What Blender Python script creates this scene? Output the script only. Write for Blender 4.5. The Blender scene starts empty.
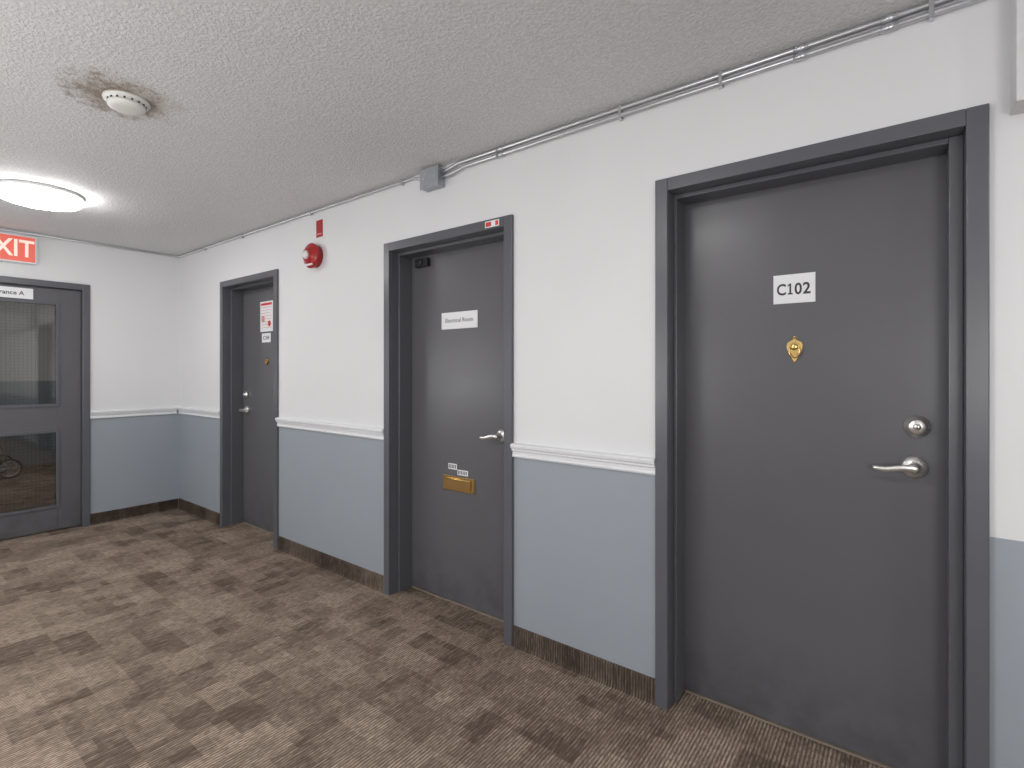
import bpy, bmesh, math
from mathutils import Vector, Matrix
S=bpy.context.scene
try: S.view_settings.view_transform='Standard'
except Exception as e: print(e)
pi=math.pi
# ------------------------------------------------------------ materials
def newmat(name):
    m=bpy.data.materials.new(name); m.use_nodes=True
    nt=m.node_tree; b=nt.nodes['Principled BSDF']; return m,nt,b
def N(nt,t,**kw):
    n=nt.nodes.new(t)
    for k,v in kw.items():
        if k in n.inputs: n.inputs[k].default_value=v
        else: setattr(n,k,v)
    return n
def L(nt,a,b): nt.links.new(a,b)
def math_(nt,op,a,b=None):
    n=nt.nodes.new('ShaderNodeMath'); n.operation=op
    for i,v in enumerate((a,b)):
        if v is None: continue
        if isinstance(v,(int,float)): n.inputs[i].default_value=v
        else: L(nt,v,n.inputs[i])
    return n.outputs[0]
def mixc(nt,f,a,b,mode='MIX'):
    n=nt.nodes.new('ShaderNodeMix'); n.data_type='RGBA'; n.blend_type=mode
    for s,v in ((n.inputs[0],f),(n.inputs[6],a),(n.inputs[7],b)):
        if isinstance(v,(int,float)): s.default_value=v
        elif isinstance(v,tuple): s.default_value=(v+(1,))[:4]
        else: L(nt,v,s)
    return n.outputs[2]
def objco(nt):
    return nt.nodes.new('ShaderNodeNewGeometry').outputs['Position']
def noise(nt,co,scale,detail=3,rough=.5,dist=0):
    n=N(nt,'ShaderNodeTexNoise'); n.inputs['Scale'].default_value=scale
    n.inputs['Detail'].default_value=detail; n.inputs['Roughness'].default_value=rough
    n.inputs['Distortion'].default_value=dist
    L(nt,co,n.inputs['Vector']); return n.outputs['Fac']
def ramp(nt,f,p0,p1,c0=(0,0,0,1),c1=(1,1,1,1)):
    r=nt.nodes.new('ShaderNodeValToRGB'); L(nt,f,r.inputs[0])
    if p0>p1: p0,p1,c0,c1=p1,p0,c1,c0
    r.color_ramp.elements[0].position=p0; r.color_ramp.elements[1].position=p1
    r.color_ramp.elements[0].color=c0; r.color_ramp.elements[1].color=c1
    return r.outputs[0]
def bump(nt,b,h,strength,dist):
    n=N(nt,'ShaderNodeBump'); n.inputs['Strength'].default_value=strength; n.inputs['Distance'].default_value=dist
    L(nt,h,n.inputs['Height']); L(nt,n.outputs[0],b.inputs['Normal'])
def simple(name,col,rough=.5,metal=0,nscale=40,namp=.06,bstr=0.1,bd=.0005):
    m,nt,b=newmat(name); co=objco(nt)
    f=noise(nt,co,nscale)
    c=mixc(nt,f,tuple(x*(1-namp) for x in col),tuple(min(1,x*(1+namp)) for x in col))
    L(nt,c,b.inputs['Base Color']); b.inputs['Roughness'].default_value=rough; b.inputs['Metallic'].default_value=metal
    if bstr: bump(nt,b,noise(nt,co,nscale*6),bstr,bd)
    return m
def emis(name,col,st):
    m,nt,b=newmat(name); b.inputs['Base Color'].default_value=col+(1,)
    b.inputs['Emission Color'].default_value=col+(1,); b.inputs['Emission Strength'].default_value=st; return m
def wallmat(name,split,split2=None,xs=5.74):
    m,nt,b=newmat(name); co=objco(nt)
    sx=nt.nodes.new('ShaderNodeSeparateXYZ'); L(nt,co,sx.inputs[0])
    if split2 is not None:
        thr=math_(nt,'ADD',split,math_(nt,'MULTIPLY',math_(nt,'GREATER_THAN',sx.outputs[0],xs),split2-split))
    else: thr=split
    f=math_(nt,'GREATER_THAN',sx.outputs[2],thr)
    n=noise(nt,co,2.5,4)
    blue=mixc(nt,n,(.305,.340,.380),(.330,.368,.410)); white=mixc(nt,n,(.735,.74,.75),(.775,.78,.79))
    L(nt,mixc(nt,f,blue,white),b.inputs['Base Color']); b.inputs['Roughness'].default_value=.5
    bump(nt,b,noise(nt,co,140,2),.04,.0006); return m
M_wall=wallmat('painted_wall',.945,.862)
M_wallv=wallmat('vestibule_wall',1.18)
# ceiling popcorn
def ceilmat():
    m,nt,b=newmat('popcorn_ceiling'); co=objco(nt)
    n1=noise(nt,co,80,4,.6,.3); v=N(nt,'ShaderNodeTexVoronoi'); v.inputs['Scale'].default_value=110
    L(nt,co,v.inputs['Vector'])
    h=math_(nt,'ADD',ramp(nt,n1,.38,.68),math_(nt,'MULTIPLY',v.outputs['Distance'],-.6))
    base=mixc(nt,ramp(nt,n1,.3,.65),(.66,.66,.67),(.81,.81,.815))
    big=noise(nt,co,1.6,3); base=mixc(nt,big,base,mixc(nt,.10,base,(.5,.5,.5)))
    def blob(cx,cy,rx,ry):
        mp=N(nt,'ShaderNodeMapping'); mp.inputs['Location'].default_value=(-cx/rx,-cy/ry,0)
        mp.inputs['Scale'].default_value=(1/rx,1/ry,0); L(nt,co,mp.inputs[0])
        ln=nt.nodes.new('ShaderNodeVectorMath'); ln.operation='LENGTH'; L(nt,mp.outputs[0],ln.inputs[0]); 
        return ln.outputs['Value']
    d=blob(3.035,-1.28,.21,.21)
    d=math_(nt,'ADD',d,math_(nt,'MULTIPLY',math_(nt,'SUBTRACT',noise(nt,co,11,4,.6),.5),1.1))
    halo=ramp(nt,d,.55,1.1,(1,1,1,1),(0,0,0,1))
    base=mixc(nt,math_(nt,'MULTIPLY',halo,.5),base,(.42,.35,.27))
    d2=blob(3.02,-1.31,.18,.17)
    d2=math_(nt,'ADD',d2,math_(nt,'MULTIPLY',math_(nt,'SUBTRACT',noise(nt,co,26,5,.65),.5),3.0))
    base=mixc(nt,math_(nt,'MULTIPLY',ramp(nt,d2,.35,1.15,(1,1,1,1),(0,0,0,1)),.75),base,(.22,.16,.11))
    L(nt,base,b.inputs['Base Color']); b.inputs['Roughness'].default_value=.8
    bump(nt,b,h,.6,.004); return m
M_ceil=ceilmat()
def carpetmat(name,dark=1.0):
    m,nt,b=newmat(name); co=objco(nt)
    def brick(w,hh,off,rot,loc):
        mp=N(nt,'ShaderNodeMapping'); mp.inputs['Location'].default_value=loc; mp.inputs['Rotation'].default_value=(0,0,rot)
        L(nt,co,mp.inputs[0])
        br=nt.nodes.new('ShaderNodeTexBrick'); L(nt,mp.outputs[0],br.inputs['Vector'])
        br.inputs['Scale'].default_value=1; br.inputs['Brick Width'].default_value=w; br.inputs['Row Height'].default_value=hh
        br.inputs['Mortar Size'].default_value=0; br.offset=off
        br.inputs['Color1'].default_value=(0,0,0,1); br.inputs['Color2'].default_value=(1,1,1,1)
        return br.outputs['Color']
    b1=brick(.20,.13,.37,0,(.1,.05,0)); b2=brick(.5,.25,.5,pi/2,(.03,.4,0)); b3=brick(.13,.08,.3,pi/2,(0,.7,0))
    t=math_(nt,'ADD',math_(nt,'MULTIPLY',b1,.40),math_(nt,'ADD',math_(nt,'MULTIPLY',b2,.26),math_(nt,'MULTIPLY',b3,.34)))
    sx=nt.nodes.new('ShaderNodeSeparateXYZ'); L(nt,co,sx.inputs[0])
    rib=math_(nt,'SINE',math_(nt,'MULTIPLY',sx.outputs[0],2*pi/.0125))
    rib01=math_(nt,'ADD',math_(nt,'MULTIPLY',rib,.5),.5)
    mp=N(nt,'ShaderNodeMapping'); mp.inputs['Scale'].default_value=(110,12,20); L(nt,co,mp.inputs[0])
    st=noise(nt,mp.outputs[0],1,3,.6)
    mp2=N(nt,'ShaderNodeMapping'); mp2.inputs['Scale'].default_value=(150,34,20); mp2.inputs['Location'].default_value=(3,7,1); L(nt,co,mp2.inputs[0])
    st2=noise(nt,mp2.outputs[0],1,3,.6)
    fib=noise(nt,co,260,2)
    def C(r,g,bb): return (r*dark,g*dark,bb*dark)
    c=mixc(nt,ramp(nt,t,.18,.82),C(.100,.070,.052),C(.50,.395,.31))
    c=mixc(nt,math_(nt,'MULTIPLY',ramp(nt,st,.46,.62),math_(nt,'ADD',.25,math_(nt,'MULTIPLY',t,.4))),c,C(.64,.52,.42))
    c=mixc(nt,math_(nt,'SUBTRACT',.78,math_(nt,'MULTIPLY',rib01,.78)),c,C(.07,.049,.037))
    c=mixc(nt,math_(nt,'MULTIPLY',ramp(nt,st2,.54,.42),.5),c,C(.055,.040,.031))
    c=mixc(nt,math_(nt,'MULTIPLY',fib,.2),c,C(.2,.155,.12))
    L(nt,c,b.inputs['Base Color']); b.inputs['Roughness'].default_value=.95
    b.inputs['Specular IOR Level'].default_value=.15
    h=math_(nt,'ADD',rib01,math_(nt,'MULTIPLY',fib,1.0)); bump(nt,b,h,.5,.003); return m
M_carpet=carpetmat('carpet_tile',1.12); M_base=carpetmat('carpet_cove_base',.5)
def doormat(name,col,r0,r1,scuff=True):
    m,nt,b=newmat(name); co=objco(nt)
    n=noise(nt,co,3,5,.6); n2=noise(nt,co,9,4,.6)
    c=mixc(nt,n,tuple(x*.94 for x in col),tuple(x*1.06 for x in col))
    if scuff:
        sx=nt.nodes.new('ShaderNodeSeparateXYZ'); L(nt,co,sx.inputs[0])
        low=ramp(nt,math_(nt,'MULTIPLY',sx.outputs[2],1.0),.03,.34,(1,1,1,1),(0,0,0,1))
        k=math_(nt,'MULTIPLY',low,ramp(nt,n2,.42,.62)); c=mixc(nt,math_(nt,'MULTIPLY',k,.35),c,(.04,.038,.038))
    L(nt,c,b.inputs['Base Color'])
    L(nt,math_(nt,'ADD',r0,math_(nt,'MULTIPLY',n2,r1-r0)),b.inputs['Roughness'])
    bump(nt,b,noise(nt,co,120,3),.06,.0006); return m
M_slab=doormat('door_paint',(.116,.115,.125),.24,.38)
M_frame=doormat('frame_paint',(.108,.111,.125),.26,.36,False)
M_trim=simple('trim_white',(.76,.77,.79),.4)
M_soffit=simple('soffit_paint',(.70,.705,.715),.6)
M_steel=simple('brushed_nickel',(.80,.78,.75),.30,.9,60,.05,.05)
M_galv=simple('galvanised_conduit',(.62,.63,.65),.35,.9,30,.12,.1)
M_galvbox=simple('galvanised_box',(.42,.44,.47),.5,.6,30,.2,.1)
M_brass=simple('polished_brass',(.70,.49,.20),.25,1,50,.1,.05)
M_black=simple('black_plastic',(.02,.02,.022),.4)
M_dark=simple('dark_gap',(.015,.015,.015),.8)
M_plate=simple('sign_white',(.85,.86,.88),.4,0,20,.02,0)
M_text=simple('sign_ink',(.03,.03,.035),.5,0,20,.02,0)
M_redink=simple('sign_red_ink',(.70,.05,.04),.5,0,20,.02,0)
M_pink=simple('sign_pink_ink',(.8,.35,.33),.5,0,20,.02,0)
M_red=simple('alarm_red',(.42,.020,.02),.3,0,20,.05,0)
M_lens=simple('strobe_lens',(.80,.78,.78),.12,0,20,.02,0)
M_plastic=simple('detector_plastic',(.78,.77,.74),.4)
M_thresh=simple('threshold_metal',(.30,.25,.20),.6,.2)
M_exitred=emis('exit_red',(.70,.13,.09),.38)
M_exitwhite=emis('exit_letter',(1,.70,.62),.45)
M_lamp=emis('lamp_diffuser',(1,.99,.975),30)
M_lampv=emis('vestibule_lamp_diffuser',(1,.98,.94),28)
M_lampbase=simple('lamp_base',(.8,.8,.8),.35)
M_tyre=simple('tyre_rubber',(.02,.02,.02),.7)
M_chrome=simple('chrome_tube',(.8,.8,.82),.25,.8)
def glassmat():
    m=bpy.data.materials.new('wired_door_glass'); m.use_nodes=True; nt=m.node_tree
    nt.nodes.clear(); o=nt.nodes.new('ShaderNodeOutputMaterial'); co=objco(nt)
    sx=nt.nodes.new('ShaderNodeSeparateXYZ'); L(nt,co,sx.inputs[0])
    g1=math_(nt,'LESS_THAN',math_(nt,'FRACT',math_(nt,'MULTIPLY',sx.outputs[1],40)),.03)
    g2=math_(nt,'LESS_THAN',math_(nt,'FRACT',math_(nt,'MULTIPLY',sx.outputs[2],40)),.03)
    g=math_(nt,'MAXIMUM',g1,g2)
    t=nt.nodes.new('ShaderNodeBsdfTransparent'); L(nt,mixc(nt,g,(.80,.80,.78),(.4,.4,.4)),t.inputs[0])
    g=nt.nodes.new('ShaderNodeBsdfGlossy'); g.inputs['Roughness'].default_value=.04
    lw=nt.nodes.new('ShaderNodeFresnel'); lw.inputs[0].default_value=1.5
    f=math_(nt,'MULTIPLY',lw.outputs[0],2.4)
    mx=nt.nodes.new('ShaderNodeMixShader'); L(nt,f,mx.inputs[0]); L(nt,t.outputs[0],mx.inputs[1]); L(nt,g.outputs[0],mx.inputs[2])
    L(nt,mx.outputs[0],o.inputs[0]); return m
M_glass=glassmat()
# ------------------------------------------------------------ mesh builder
class MB:
    def __init__(s,name): s.n=name; s.bm=bmesh.new(); s.mats=[]
    def mi(s,m):
        if m not in s.mats: s.mats.append(m)
        return s.mats.index(m)
    def face(s,vs,mi,smooth=False):
        try: f=s.bm.faces.new(vs)
        except ValueError: return
        f.material_index=mi; f.smooth=smooth
    def box(s,x0,x1,y0,y1,z0,z1,m):
        mi=s.mi(m); v=[s.bm.verts.new((x,y,z)) for z in (z0,z1) for y in (y0,y1) for x in (x0,x1)]
        for f in ((0,2,3,1),(4,5,7,6),(0,1,5,4),(2,6,7,3),(0,4,6,2),(1,3,7,5)): s.face([v[i] for i in f],mi)
    def lathe(s,c,axis,prof,m,seg=32,sq=(1,1),up=None):
        mi=s.mi(m); a=Vector(axis).normalized(); c=Vector(c)
        u=Vector(up) if up else (Vector((0,0,1)) if abs(a.z)<.9 else Vector((1,0,0)))
        w=a.cross(u).normalized(); u=w.cross(a).normalized(); rings=[]
        for r,h in prof:
            if r<1e-6: rings.append([s.bm.verts.new(c+a*h)])
            else: rings.append([s.bm.verts.new(c+a*h+(w*math.cos(2*pi*i/seg)*sq[0]+u*math.sin(2*pi*i/seg)*sq[1])*r) for i in range(seg)])
        for A,B in zip(rings,rings[1:]):
            for i in range(seg):
                j=(i+1)%seg
                if len(A)==1 and len(B)==1: continue
                if len(A)==1: s.face([A[0],B[j],B[i]],mi,True)
                elif len(B)==1: s.face([A[i],A[j],B[0]],mi,True)
                else: s.face([A[i],A[j],B[j],B[i]],mi,True)
        for R,fl in ((rings[0],1),(rings[-1],0)):
            if len(R)>1: s.face(R[::-1] if fl else R,mi)
    def tube(s,pts,r,m,seg=12,closed=False,sq=1.0,up=(0,0,1)):
        mi=s.mi(m); P=[Vector(p) for p in pts]; n=len(P); rings=[]
        for i in range(n):
            if closed: t=P[(i+1)%n]-P[i-1]
            else: t=P[min(i+1,n-1)]-P[max(i-1,0)]
            t.normalize(); U=Vector(up)
            if abs(t.dot(U))>.95: U=Vector((1,0,0)) if abs(t.x)<.9 else Vector((0,1,0))
            w=t.cross(U).normalized(); u=w.cross(t).normalized()
            rr=r[i] if isinstance(r,(list,tuple)) else r
            rings.append([s.bm.verts.new(P[i]+w*math.cos(2*pi*k/seg)*rr*sq+u*math.sin(2*pi*k/seg)*rr) for k in range(seg)])
        for i in range(n if closed else n-1):
            A=rings[i];B=rings[(i+1)%n]
            for k in range(seg): s.face([A[k],A[(k+1)%seg],B[(k+1)%seg],B[k]],mi,True)
        if not closed: s.face(rings[0][::-1],mi); s.face(rings[-1],mi)
    def prism(s,outline,y0,y1,m,off=(0,0,0)):
        mi=s.mi(m); o=Vector(off)
        A=[s.bm.verts.new(o+Vector((x,y0,z))) for x,z in outline]; B=[s.bm.verts.new(o+Vector((x,y1,z))) for x,z in outline]
        s.face(A,mi); s.face(B[::-1],mi)
        for i in range(len(A)):
            j=(i+1)%len(A); s.face([A[j],A[i],B[i],B[j]],mi)
    def profile(s,prof,a0,a1,axis,m):
        mi=s.mi(m)
        def P(a,d,z): return (a,-d,z) if axis=='x' else (d,a,z)
        A=[s.bm.verts.new(P(a0,d,z)) for d,z in prof]; B=[s.bm.verts.new(P(a1,d,z)) for d,z in prof]
        s.face(A,mi); s.face(B[::-1],mi)
        for i in range(len(A)):
            j=(i+1)%len(A); s.face([A[j],A[i],B[i],B[j]],mi)
    def done(s,bevel=0,parent=None,seg=2):
        bmesh.ops.recalc_face_normals(s.bm,faces=s.bm.faces)
        me=bpy.data.meshes.new(s.n); s.bm.to_mesh(me); s.bm.free()
        for m in s.mats: me.materials.append(m)
        o=bpy.data.objects.new(s.n,me); S.collection.objects.link(o)
        if bevel:
            b=o.modifiers.new('bevel','BEVEL'); b.width=bevel; b.segments=seg; b.limit_method='ANGLE'; b.angle_limit=math.radians(50)
        if parent: o.parent=parent
        return o
def text(name,body,size,mat,mtx,parent,bold=0.0,sx=1.0,align='CENTER',space=1.0,base=False):
    c=bpy.data.curves.new(name,'FONT'); c.body=body; c.size=size; c.align_x=align; c.align_y='TOP_BASELINE' if base else 'CENTER'
    c.offset=bold; c.extrude=.0004; c.space_character=space; c.resolution_u=4
    o=bpy.data.objects.new(name,c); S.collection.objects.link(o); c.materials.append(mat)
    o.matrix_world=mtx@Matrix.Diagonal((sx,1,1,1)); 
    if parent: o.parent=parent
    return o
def on_right(x,y,z): # facing -y
    return Matrix.Translation((x,y,z))@Matrix.Rotation(pi/2,4,'X')
def on_end(x,y,z):   # facing +x
    return Matrix.Translation((x,y,z))@Matrix.Rotation(pi/2,4,'Z')@Matrix.Rotation(pi/2,4,'X')
# ------------------------------------------------------------ room
H=2.44; XB=9.0; YL=-3.2; T=.22
doors=[(.903,1.849),(3.089,4.052),(4.770,5.747)]; DT=2.09
w=MB('wall_right')
xs=[0]+[v for d in doors for v in (d[0]+.02,d[1]-.02)]+[XB]
for i in range(0,len(xs),2): w.box(xs[i],xs[i+1],0,T,0,H,M_wall)
for a,b in doors: w.box(a+.02,b-.02,0,T,DT-.02,H,M_wall)
w.done()
ED=(-1.70,-.689); EDT=2.065
w=MB('wall_end')
w.box(-T,0,ED[1]-.02,T,0,H,M_wall); w.box(-T,0,YL,ED[0]+.02,0,H,M_wall); w.box(-T,0,ED[0]+.02,ED[1]-.02,EDT-.02,H,M_wall); w.done()
w=MB('wall_left'); w.box(-T,XB,YL-.15,YL,0,H,M_wall); w.done()
w=MB('wall_back'); w.box(XB,XB+.15,YL-.15,T,0,H,M_wall); w.done()
w=MB('floor'); w.box(-4.4,XB+.15,YL-.15,T+.3,-.1,0,M_carpet); w.done()
w=MB('ceiling'); w.box(-4.4,XB+.15,YL-.15,T+.3,H,H+.1,M_ceil); w.done()
w=MB('wall_closet_back'); w.box(-T,XB+.15,T+.1,T+.3,0,H,M_dark); w.done()
w=MB('wall_vestibule_far'); w.box(-4.35,-4.2,-2.5,.35,0,H,M_wallv); w.done()
w=MB('wall_vestibule_right'); w.box(-4.2,-T,.2,.35,0,H,M_wallv); w.done()
w=MB('wall_vestibule_left'); w.box(-4.2,-T,-2.5,-2.35,0,H,M_wallv); w.done()
w=MB('wall_soffit'); w.box(5.79,XB,-.10,0,2.045,H,M_soffit); w.done(.003)
# baseboards + chair rail
prof_rail=[(0,.915),(.012,.915),(.016,.922),(.012,.930),(.012,.944),(.020,.948),(.020,.958),(.028,.962),(.030,.974),(.026,.981),(0,.983)]
prof_base=[(0,0),(.016,0),(.010,.012),(.009,.09),(.006,.096),(0,.097)]
segs=[(0.0,doors[0][0]),(doors[0][1],doors[1][0]),(doors[1][1],doors[2][0])]
r=MB('trim_1'); b=MB('baseboard_right')
for a,c in segs: r.profile(prof_rail,a+.001,c-.001,'x',M_trim); b.profile(prof_base,a+.001,c-.001,'x',M_base)
b.profile(prof_base,doors[2][1]+.001,XB,'x',M_base)
r.done(); b.done()
r=MB('trim_2'); r.profile(prof_rail,ED[1]+.001,-.031,'y',M_trim); r.profile(prof_rail,YL,ED[0]-.001,'y',M_trim); r.done()
b=MB('baseboard_end'); b.profile(prof_base,ED[1]+.001,-.017,'y',M_base); b.profile(prof_base,YL,ED[0]-.001,'y',M_base); b.done()
b=MB('baseboard_left'); b.box(0,XB,YL,YL+.012,0,.096,M_base); b.done()
# ------------------------------------------------------------ hardware
def lever(parent,x,y,z,dirx,name='lever_handle',droop=.003):
    m=MB(name)
    m.lathe((x,y,z),(0,-1,0),[(.036,0),(.036,.006),(.032,.012),(.020,.016),(.0125,.02),(.0115,.048),(.013,.05),(.013,.062),(0,.064)],M_steel)
    pts=[];rr=[]
    for i in range(13):
        t=i/12; pts.append((x+dirx*(-.012+.125*t),y-.056-.004*math.sin(t*pi),z+.004*math.sin(t*2*pi)-droop*t)); 
        rr.append(.0125*(1-.42*t)*(.6 if i in(0,12) else 1))
    m.tube(pts,rr,M_steel,14,sq=.62); return m.done(0,parent)
def deadbolt(parent,x,y,z,r=.034):
    m=MB('deadbolt')
    m.lathe((x,y,z),(0,-1,0),[(r,0),(r,.008),(r*.93,.014),(r*.72,.018),(r*.66,.026),(r*.58,.029),(0,.029)],M_steel)
    m.lathe((x,y-.029,z),(0,-1,0),[(r*.3,0),(r*.28,.002),(0,.002)],M_steel,20)
    m.box(x-.0012,x+.0012,y-.0322,y-.030,z-.006,z+.006,M_dark); return m.done(0,parent)
def knocker(parent,x,y,z,s=1.0):
    m=MB('brass_knocker')
    half=[(.0,.052),(.006,.047),(.007,.041),(.004,.036),(.013,.031),(.024,.024),(.027,.012),(.024,-.004),(.017,-.022),(.009,-.036),(.006,-.043),(.0,-.050)]
    o=[(a*s,c*s) for a,c in half]+[(-a*s,c*s) for a,c in half[-2:0:-1]]
    m.prism(o,y-.006,y,M_brass,(x,0,z))
    m.prism([(a*.7,c*.7) for a,c in o],y-.010,y-.006,M_brass,(x,0,z))
    m.lathe((x,y-.010,z+.008*s),(0,-1,0),[(.012*s,0),(.012*s,.006),(.008*s,.009),(0,.009)],M_brass,20)
    m.lathe((x,y-.006,z+.045*s),(0,-1,0),[(.006*s,0),(.006*s,.004),(0,.008)],M_brass,16)
    pts=[(x+.017*s*math.sin(2*pi*i/24),y-.013,z-.008*s-.022*s*math.cos(2*pi*i/24)) for i in range(24)]
    m.tube(pts,.0032*s,M_brass,8,True,up=(0,1,0)); return m.done(.001,parent)
def plate(name,x0,x1,y,z0,z1,th=.003):
    m=MB(name); m.box(x0,x1,y-th,y-.0002,z0,z1,M_plate); return m.done(.0006)
# ------------------------------------------------------------ flush doors
SY=.15
def make_door(name,x0,x1,stopR=.014):
    top=DT
    root=bpy.data.objects.new(name,None); S.collection.objects.link(root)
    f=MB('frame')
    f.box(x0,x0+.05,-.018,0,0,top,M_frame); f.box(x1-.05,x1,-.018,0,0,top,M_frame); f.box(x0+.05,x1-.05,-.018,0,top-.05,top,M_frame)
    f.box(x0+.0205,x0+.05,0,T-.002,0,top-.0205,M_frame); f.box(x1-.05,x1-.0205,0,T-.002,0,top-.0205,M_frame); f.box(x0+.05,x1-.05,0,T-.002,top-.05,top-.0205,M_frame)
    f.box(x0+.05,x0+.064,.05,SY,0,top-.05,M_frame)
    f.box(x1-.05-stopR,x1-.05,.05,SY,0,top-.05,M_frame); f.box(x0+.064,x1-.05-stopR,.05,SY,top-.068,top-.05,M_frame)
    f.done(.003,root)
    s=MB('slab'); s.box(x0+.053,x1-.053,SY+.001,SY+.044,.008,top-.054,M_slab); s.done(.002,root)
    t=MB('threshold'); t.box(x0+.066,x1-.05-stopR-.002,SY-.006,SY+.05,0,.005,M_thresh); t.done(0,root)
    return root
yS=SY+.001
d1=make_door('door_1',*doors[0]); d2=make_door('door_2',*doors[1]); d3=make_door('door_3',*doors[2],stopR=.034)
# door 3 hardware
lever(d3,5.584,yS,1.018,-1); deadbolt(d3,5.590,yS,1.152,.036); knocker(d3,5.237,yS,1.413)
p=plate('unit_number_sign',5.166,5.303,yS,1.583,1.690)
zb=1.6155; sz=.058; cap=sz*.70
text('lettering','C',sz,M_text,on_right(5.193,yS-.0032,zb),p,.0012,.80,base=True)
text('lettering','0',sz,M_text,on_right(5.2485,yS-.0032,zb),p,.0012,.85,base=True)
text('lettering','2',sz,M_text,on_right(5.2755,yS-.0032,zb),p,.0012,.9,base=True)
m=MB('numeral_one'); yy=yS-.0036
m.prism([(-.003,0),(-.003,cap-.008),(-.009,cap-.011),(-.009,cap-.006),(-.001,cap),(.003,cap),(.003,0)],yy,yy+.0006,M_text,(5.2225,0,zb))
m.box(5.2145,5.2305,yy,yy+.0006,zb,zb+.005,M_text); m.done(0,p)
# door 2
lever(d2,3.86,yS,.985,-1,droop=.010)
m=MB('latch_guard'); m.box(3.885,3.925,yS-.004,yS,1.03,1.16,M_steel); m.box(3.893,3.901,yS-.018,yS-.004,1.05,1.14,M_steel); m.done(.001,d2)
p=plate('room_name_sign',3.41,3.688,yS,1.572,1.668)
text('lettering','Electrical Room',.034,M_text,on_right(3.549,yS-.0032,1.62),p,.0)
m=MB('mail_slot')
m.box(3.425,3.668,yS-.006,yS,.645,.728,M_brass); m.box(3.45,3.643,yS-.012,yS-.006,.662,.712,M_brass)
m.tube([(3.45,yS-.012,.712),(3.643,yS-.012,.712)],.004,M_brass,10); m.done(.0015,d2)
p=MB('adhesive_label'); p.box(3.463,3.530,yS-.0012,yS-.0002,.765,.798,M_plate); p.box(3.535,3.615,yS-.0012,yS-.0002,.738,.768,M_plate)
for k in range(5): p.box(3.468+k*.012,3.475+k*.012,yS-.0018,yS-.0012,.771,.792,M_slab)
for k in range(6): p.box(3.540+k*.012,3.547+k*.012,yS-.0018,yS-.0012,.743,.763,M_slab)
p.done()
m=MB('door_sensor'); m.box(3.205,3.315,yS-.03,yS,1.955,2.005,M_black); m.lathe((3.26,yS-.03,1.98),(0,-1,0),[(.02,0),(.018,.012),(0,.014)],M_black,20); m.done(.004)
p=MB('frame_sticker'); p.box(3.885,3.975,-.0195,-.0181,2.048,2.080,M_plate); p.box(3.89,3.925,-.0202,-.0195,2.053,2.075,M_redink)
p.box(3.952,3.97,-.0202,-.0195,2.053,2.075,M_redink); p.done()
# door 1
lever(d1,1.035,yS,.99,1); deadbolt(d1,1.035,yS,1.122,.03); knocker(d1,1.385,yS,1.405,.7)
m=MB('notice_poster'); m.box(1.27,1.475,yS-.002,yS-.0002,1.655,1.905,M_plate)
m.box(1.285,1.46,yS-.0026,yS-.002,1.872,1.892,M_redink)
for k in range(8):
    z=1.858-k*.024; m.box(1.285,1.46-(.03 if k%3==2 else 0),yS-.0026,yS-.002,z-.004,z,M_pink)
m.lathe((1.32,yS-.002,1.76),(0,-1,0),[(.028,0),(.028,.001),(0,.001)],M_pink,20)
m.lathe((1.42,yS-.002,1.72),(0,-1,0),[(.024,0),(.024,.001),(0,.001)],M_redink,20); m.done()
p=plate('unit_number_sign',1.30,1.44,yS,1.565,1.64)
text('lettering','C104',.045,M_text,on_right(1.37,yS-.0032,1.602),p,.0004)
# ------------------------------------------------------------ glazed end door (door_4)
root=bpy.data.objects.new('door_4',None); S.collection.objects.link(root)
y0,y1=ED; top=EDT
f=MB('frame')
f.box(0,.018,y0,y0+.05,0,top,M_frame); f.box(0,.018,y1-.05,y1,0,top,M_frame); f.box(0,.018,y0+.05,y1-.05,top-.05,top,M_frame)
f.box(-T+.002,0,y0+.0205,y0+.05,0,top-.0205,M_frame); f.box(-T+.002,0,y1-.05,y1-.0205,0,top-.0205,M_frame); f.box(-T+.002,0,y0+.05,y1-.05,top-.05,top-.0205,M_frame)
f.box(-.12,-.075,y1-.064,y1-.05,0,top-.05,M_frame); f.box(-.12,-.075,y0+.05,y0+.064,0,top-.05,M_frame)
f.done(.003,root)
ly0,ly1=y0+.053,y1-.053; X0,X1=-.074,-.03
s=MB('slab')
z_=[.012,.205,.83,1.045,1.885,top-.054]
s.box(X0,X1,ly0,ly0+.15,z_[0],z_[5],M_slab); s.box(X0,X1,ly1-.15,ly1,z_[0],z_[5],M_slab)
for a,b in ((0,1),(2,3),(4,5)): s.box(X0,X1,ly0+.15,ly1-.15,z_[a],z_[b],M_slab)
s.done(.002,root)
s=MB('glazing_bead')
for a,b in ((z_[1],z_[2]),(z_[3],z_[4])):
    A,B=ly0+.15,ly1-.15
    s.box(X1,X1+.008,A-.012,A+.012,a-.012,b+.012,M_frame); s.box(X1,X1+.008,B-.012,B+.012,a-.012,b+.012,M_frame)
    s.box(X1,X1+.008,A+.012,B-.012,a-.012,a+.012,M_frame); s.box(X1,X1+.008,A+.012,B-.012,b-.012,b+.012,M_frame)
s.done(.002,root)
s=MB('glass_pane')
for a,b in ((z_[1],z_[2]),(z_[3],z_[4])): s.box(-.055,-.049,ly0+.1501,ly1-.1501,a+.0001,b-.0001,M_glass)
s.done(0,root)
m=MB('push_plate'); m.box(X1,X1+.003,ly0+.03,ly0+.12,.9,1.25,M_steel); m.done(.001,root)
p=MB('entrance_sign'); p.box(X1+.0085,X1+.0115,-1.36,-1.045,1.905,1.99,M_plate); p=p.done(.0006)
text('lettering','Entrance A',.045,M_text,on_end(X1+.012,-1.20,1.947),p,.0008)
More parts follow.
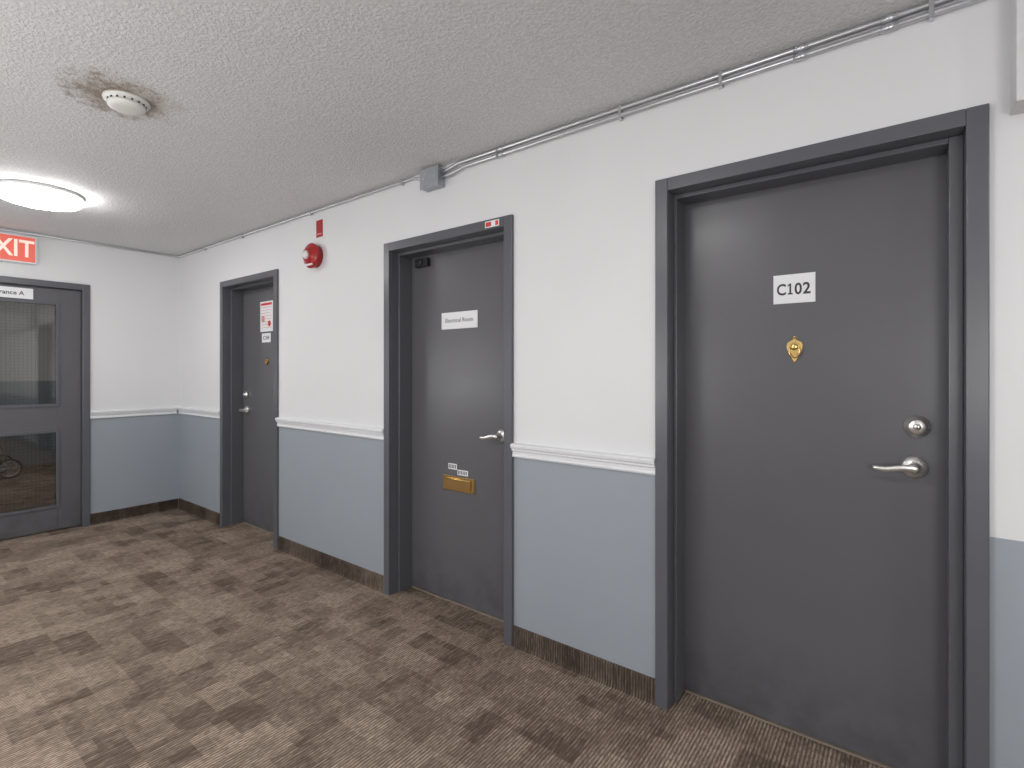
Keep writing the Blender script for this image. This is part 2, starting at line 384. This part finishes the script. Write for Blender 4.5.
m=MB('exit_sign'); m.box(.0,.05,-1.37,-1.035,2.18,2.395,M_plate); m.box(.05,.053,-1.36,-1.045,2.19,2.385,M_exitred); ex=m.done(.004)
text('lettering','EXIT',.185,M_exitwhite,on_end(.0537,-1.2025,2.285),ex,.003,.80)
# ------------------------------------------------------------ ceiling items
def lamp(x,y,mat,r=.205):
    m=MB('ceiling_light')
    m.lathe((x,y,H),(0,0,-1),[(r*.98,0),(r*1.02,.004),(r*1.02,.018),(r*.97,.022)],M_lampbase,64)
    m.lathe((x,y,H),(0,0,-1),[(r*.965,.022),(r*.97,.05),(r*.92,.062),(r*.8,.070),(r*.5,.077),(0,.08)],mat,64)
    m.lathe((x,y,H-.08),(0,0,-1),[(.012,-.002),(.010,.006),(0,.012)],M_lampbase,16)
    return m.done()
lamp(1.311,-1.235,M_lamp); lamp(4.35,-1.95,M_lamp); lamp(7.4,-1.6,M_lamp); lamp(-2.3,-1.0,M_lampv)
m=MB('smoke_detector'); c=(3.032,-1.273,H)
m.lathe(c,(0,0,-1),[(.078,0),(.080,.006),(.078,.012),(.060,.014),(.060,.020),(.066,.022),(.064,.034),(.050,.042),(.02,.045),(0,.045)],M_plastic,40)
for k in range(16):
    a=2*pi*k/16; m.box(c[0]+.0630*math.cos(a)-.003,c[0]+.0630*math.cos(a)+.003,c[1]+.063*math.sin(a)-.003,c[1]+.063*math.sin(a)+.003,H-.022,H-.014,M_dark)
m.done()
# conduits
zA,zB=2.424,2.396; yc=-.013
m=MB('electrical_conduit')
m.tube([(3.594,yc-.012,zA-.028),(3.64,yc-.012,zA-.02),(3.70,yc,zA),(XB,yc,zA)],.0105,M_galv,14)
m.tube([(3.594,yc-.02,zB-.03),(3.66,yc-.02,zB-.026),(3.74,yc,zB),(XB,yc,zB)],.0095,M_galv,14)
for x in (3.98,5.28,5.52):
    for z in (zA,zB):
        m.tube([(x-.022,yc,z),(x+.022,yc,z)],.0135,M_galv,14)
        for dx in (-.012,.012): m.lathe((x+dx,yc-.012,z),(0,-1,0),[(.004,0),(.004,.005),(0,.005)],M_galvbox,8)
for x in (4.62,5.02,5.62): m.box(x-.006,x+.006,-.025,0,zB-.018,zA+.012,M_galv)
m.done()
m=MB('electrical_conduit')
m.tube([(3.446,yc-.01,zA-.03),(3.41,yc-.01,zA-.02),(3.35,yc+.002,zA),(.02,yc+.002,zA),(.012,-.03,zA),(.012,-3.1,zA)],.0085,M_galv,12)
for x in (3.25,2.3,1.3,.6): m.box(x-.009,x+.009,-.022,0,zA-.018,zA+.012,M_galv)
m.done()
m=MB('junction_box'); m.box(3.455,3.585,-.055,0,2.325,2.425,M_galvbox); m.box(3.450,3.590,-.059,-.055,2.32,2.43,M_galvbox)
m.lathe((3.48,-.059,2.375),(0,-1,0),[(.005,0),(.004,.003),(0,.003)],M_galv,10); m.lathe((3.56,-.059,2.375),(0,-1,0),[(.005,0),(.004,.003),(0,.003)],M_galv,10); m.done(.002)
# fire alarm
m=MB('fire_alarm'); c=(2.353,0,2.115)
m.lathe(c,(0,-1,0),[(.076,0),(.076,.03),(.084,.032),(.086,.045),(.082,.052),(.062,.060),(.045,.072),(.043,.078)],M_red,40)
m.lathe((c[0],-.078,c[2]),(0,-1,0),[(.030,0),(.028,.010),(.018,.018),(0,.021)],M_lens,28)
m.lathe((c[0],-.070,c[2]),(0,-1,0),[(.044,0),(.044,.010),(.036,.012),(.036,.006)],M_red,28)
m.box(c[0]-.04,c[0]+.04,-.064,-.052,c[2]-.07,c[2]-.058,M_plate); m.done()
m=MB('alarm_sign'); m.box(2.352,2.425,-.004,0,2.245,2.36,M_red); m.box(2.362,2.415,-.0046,-.004,2.262,2.270,M_pink); m.done(.001)
# ------------------------------------------------------------ rollator walker behind glazed door
wr=bpy.data.objects.new('rollator_walker',None); S.collection.objects.link(wr)
def wheel(x,y,r):
    m=MB('wheel'); pts=[(x+r*.9*math.cos(2*pi*i/28),y,r+r*.9*math.sin(2*pi*i/28)) for i in range(28)]
    m.tube(pts,r*.10,M_tyre,10,True,up=(0,1,0)); m.lathe((x,y-.02,r),(0,1,0),[(.018,0),(.018,.04)],M_chrome,14)
    pts=[(x+r*.78*math.cos(2*pi*i/28),y,r+r*.78*math.sin(2*pi*i/28)) for i in range(28)]
    m.tube(pts,r*.06,M_chrome,10,True,up=(0,1,0))
    for k in range(6):
        a=2*pi*k/6; m.tube([(x,y,r),(x+r*.8*math.cos(a),y,r+r*.8*math.sin(a))],.006,M_chrome,6)
    m.done(0,wr)
cx,cy=0,0
for sy in (-.27,.27):
    wheel(cx+.3,cy+sy,.12); wheel(cx-.3,cy+sy,.12)
m=MB('tube_frame')
for sy in (-.24,.24):
    y=cy+sy
    m.tube([(cx+.3,y,.12),(cx+.22,y,.45),(cx-.05,y,.6),(cx-.25,y,.85),(cx-.36,y,.9)],.013,M_chrome,10)
    m.tube([(cx-.3,y,.12),(cx-.2,y,.4),(cx-.02,y,.59)],.013,M_chrome,10); m.tube([(cx-.24,y,.88),(cx-.38,y,.91)],.018,M_black,10)
m.tube([(cx+.24,cy-.24,.4),(cx+.24,cy+.24,.4)],.011,M_chrome,10); m.tube([(cx-.2,cy-.24,.38),(cx-.2,cy+.24,.38)],.011,M_chrome,10)
m.box(cx-.16,cx+.16,cy-.225,cy+.225,.55,.58,M_black); m.tube([(cx-.24,cy-.24,.82),(cx-.16,cy,.84),(cx-.24,cy+.24,.82)],.014,M_black,10)
m.done(0,wr)
wr.location=(-3.45,-1.03,0); wr.rotation_euler=(0,0,pi/2)
# ------------------------------------------------------------ added soft point fills, out of view, brightening ceiling and walls
def plight(name,loc,p,r=.35):
    l=bpy.data.lights.new(name,'POINT'); l.energy=p; l.shadow_soft_size=r; l.color=(1,.99,.985)
    o=bpy.data.objects.new(name,l); S.collection.objects.link(o); o.location=loc
plight('fill_light',(6.4,-2.6,1.35),52); plight('fill_light',(3.3,-2.75,1.25),46); plight('fill_light',(.9,-2.7,1.2),24)
# ------------------------------------------------------------ world, camera
W=bpy.data.worlds.new('World'); S.world=W; W.use_nodes=True
W.node_tree.nodes['Background'].inputs[0].default_value=(.02,.02,.02,1)
cd=bpy.data.cameras.new('camera'); co=bpy.data.objects.new('camera',cd); S.collection.objects.link(co)
co.location=(5.547,-1.977,1.336); co.rotation_euler=(pi/2,0,math.radians(37.3))
cd.sensor_width=36; cd.lens=510/1024*36; cd.shift_y=-14/1024; cd.clip_start=.02
S.camera=co
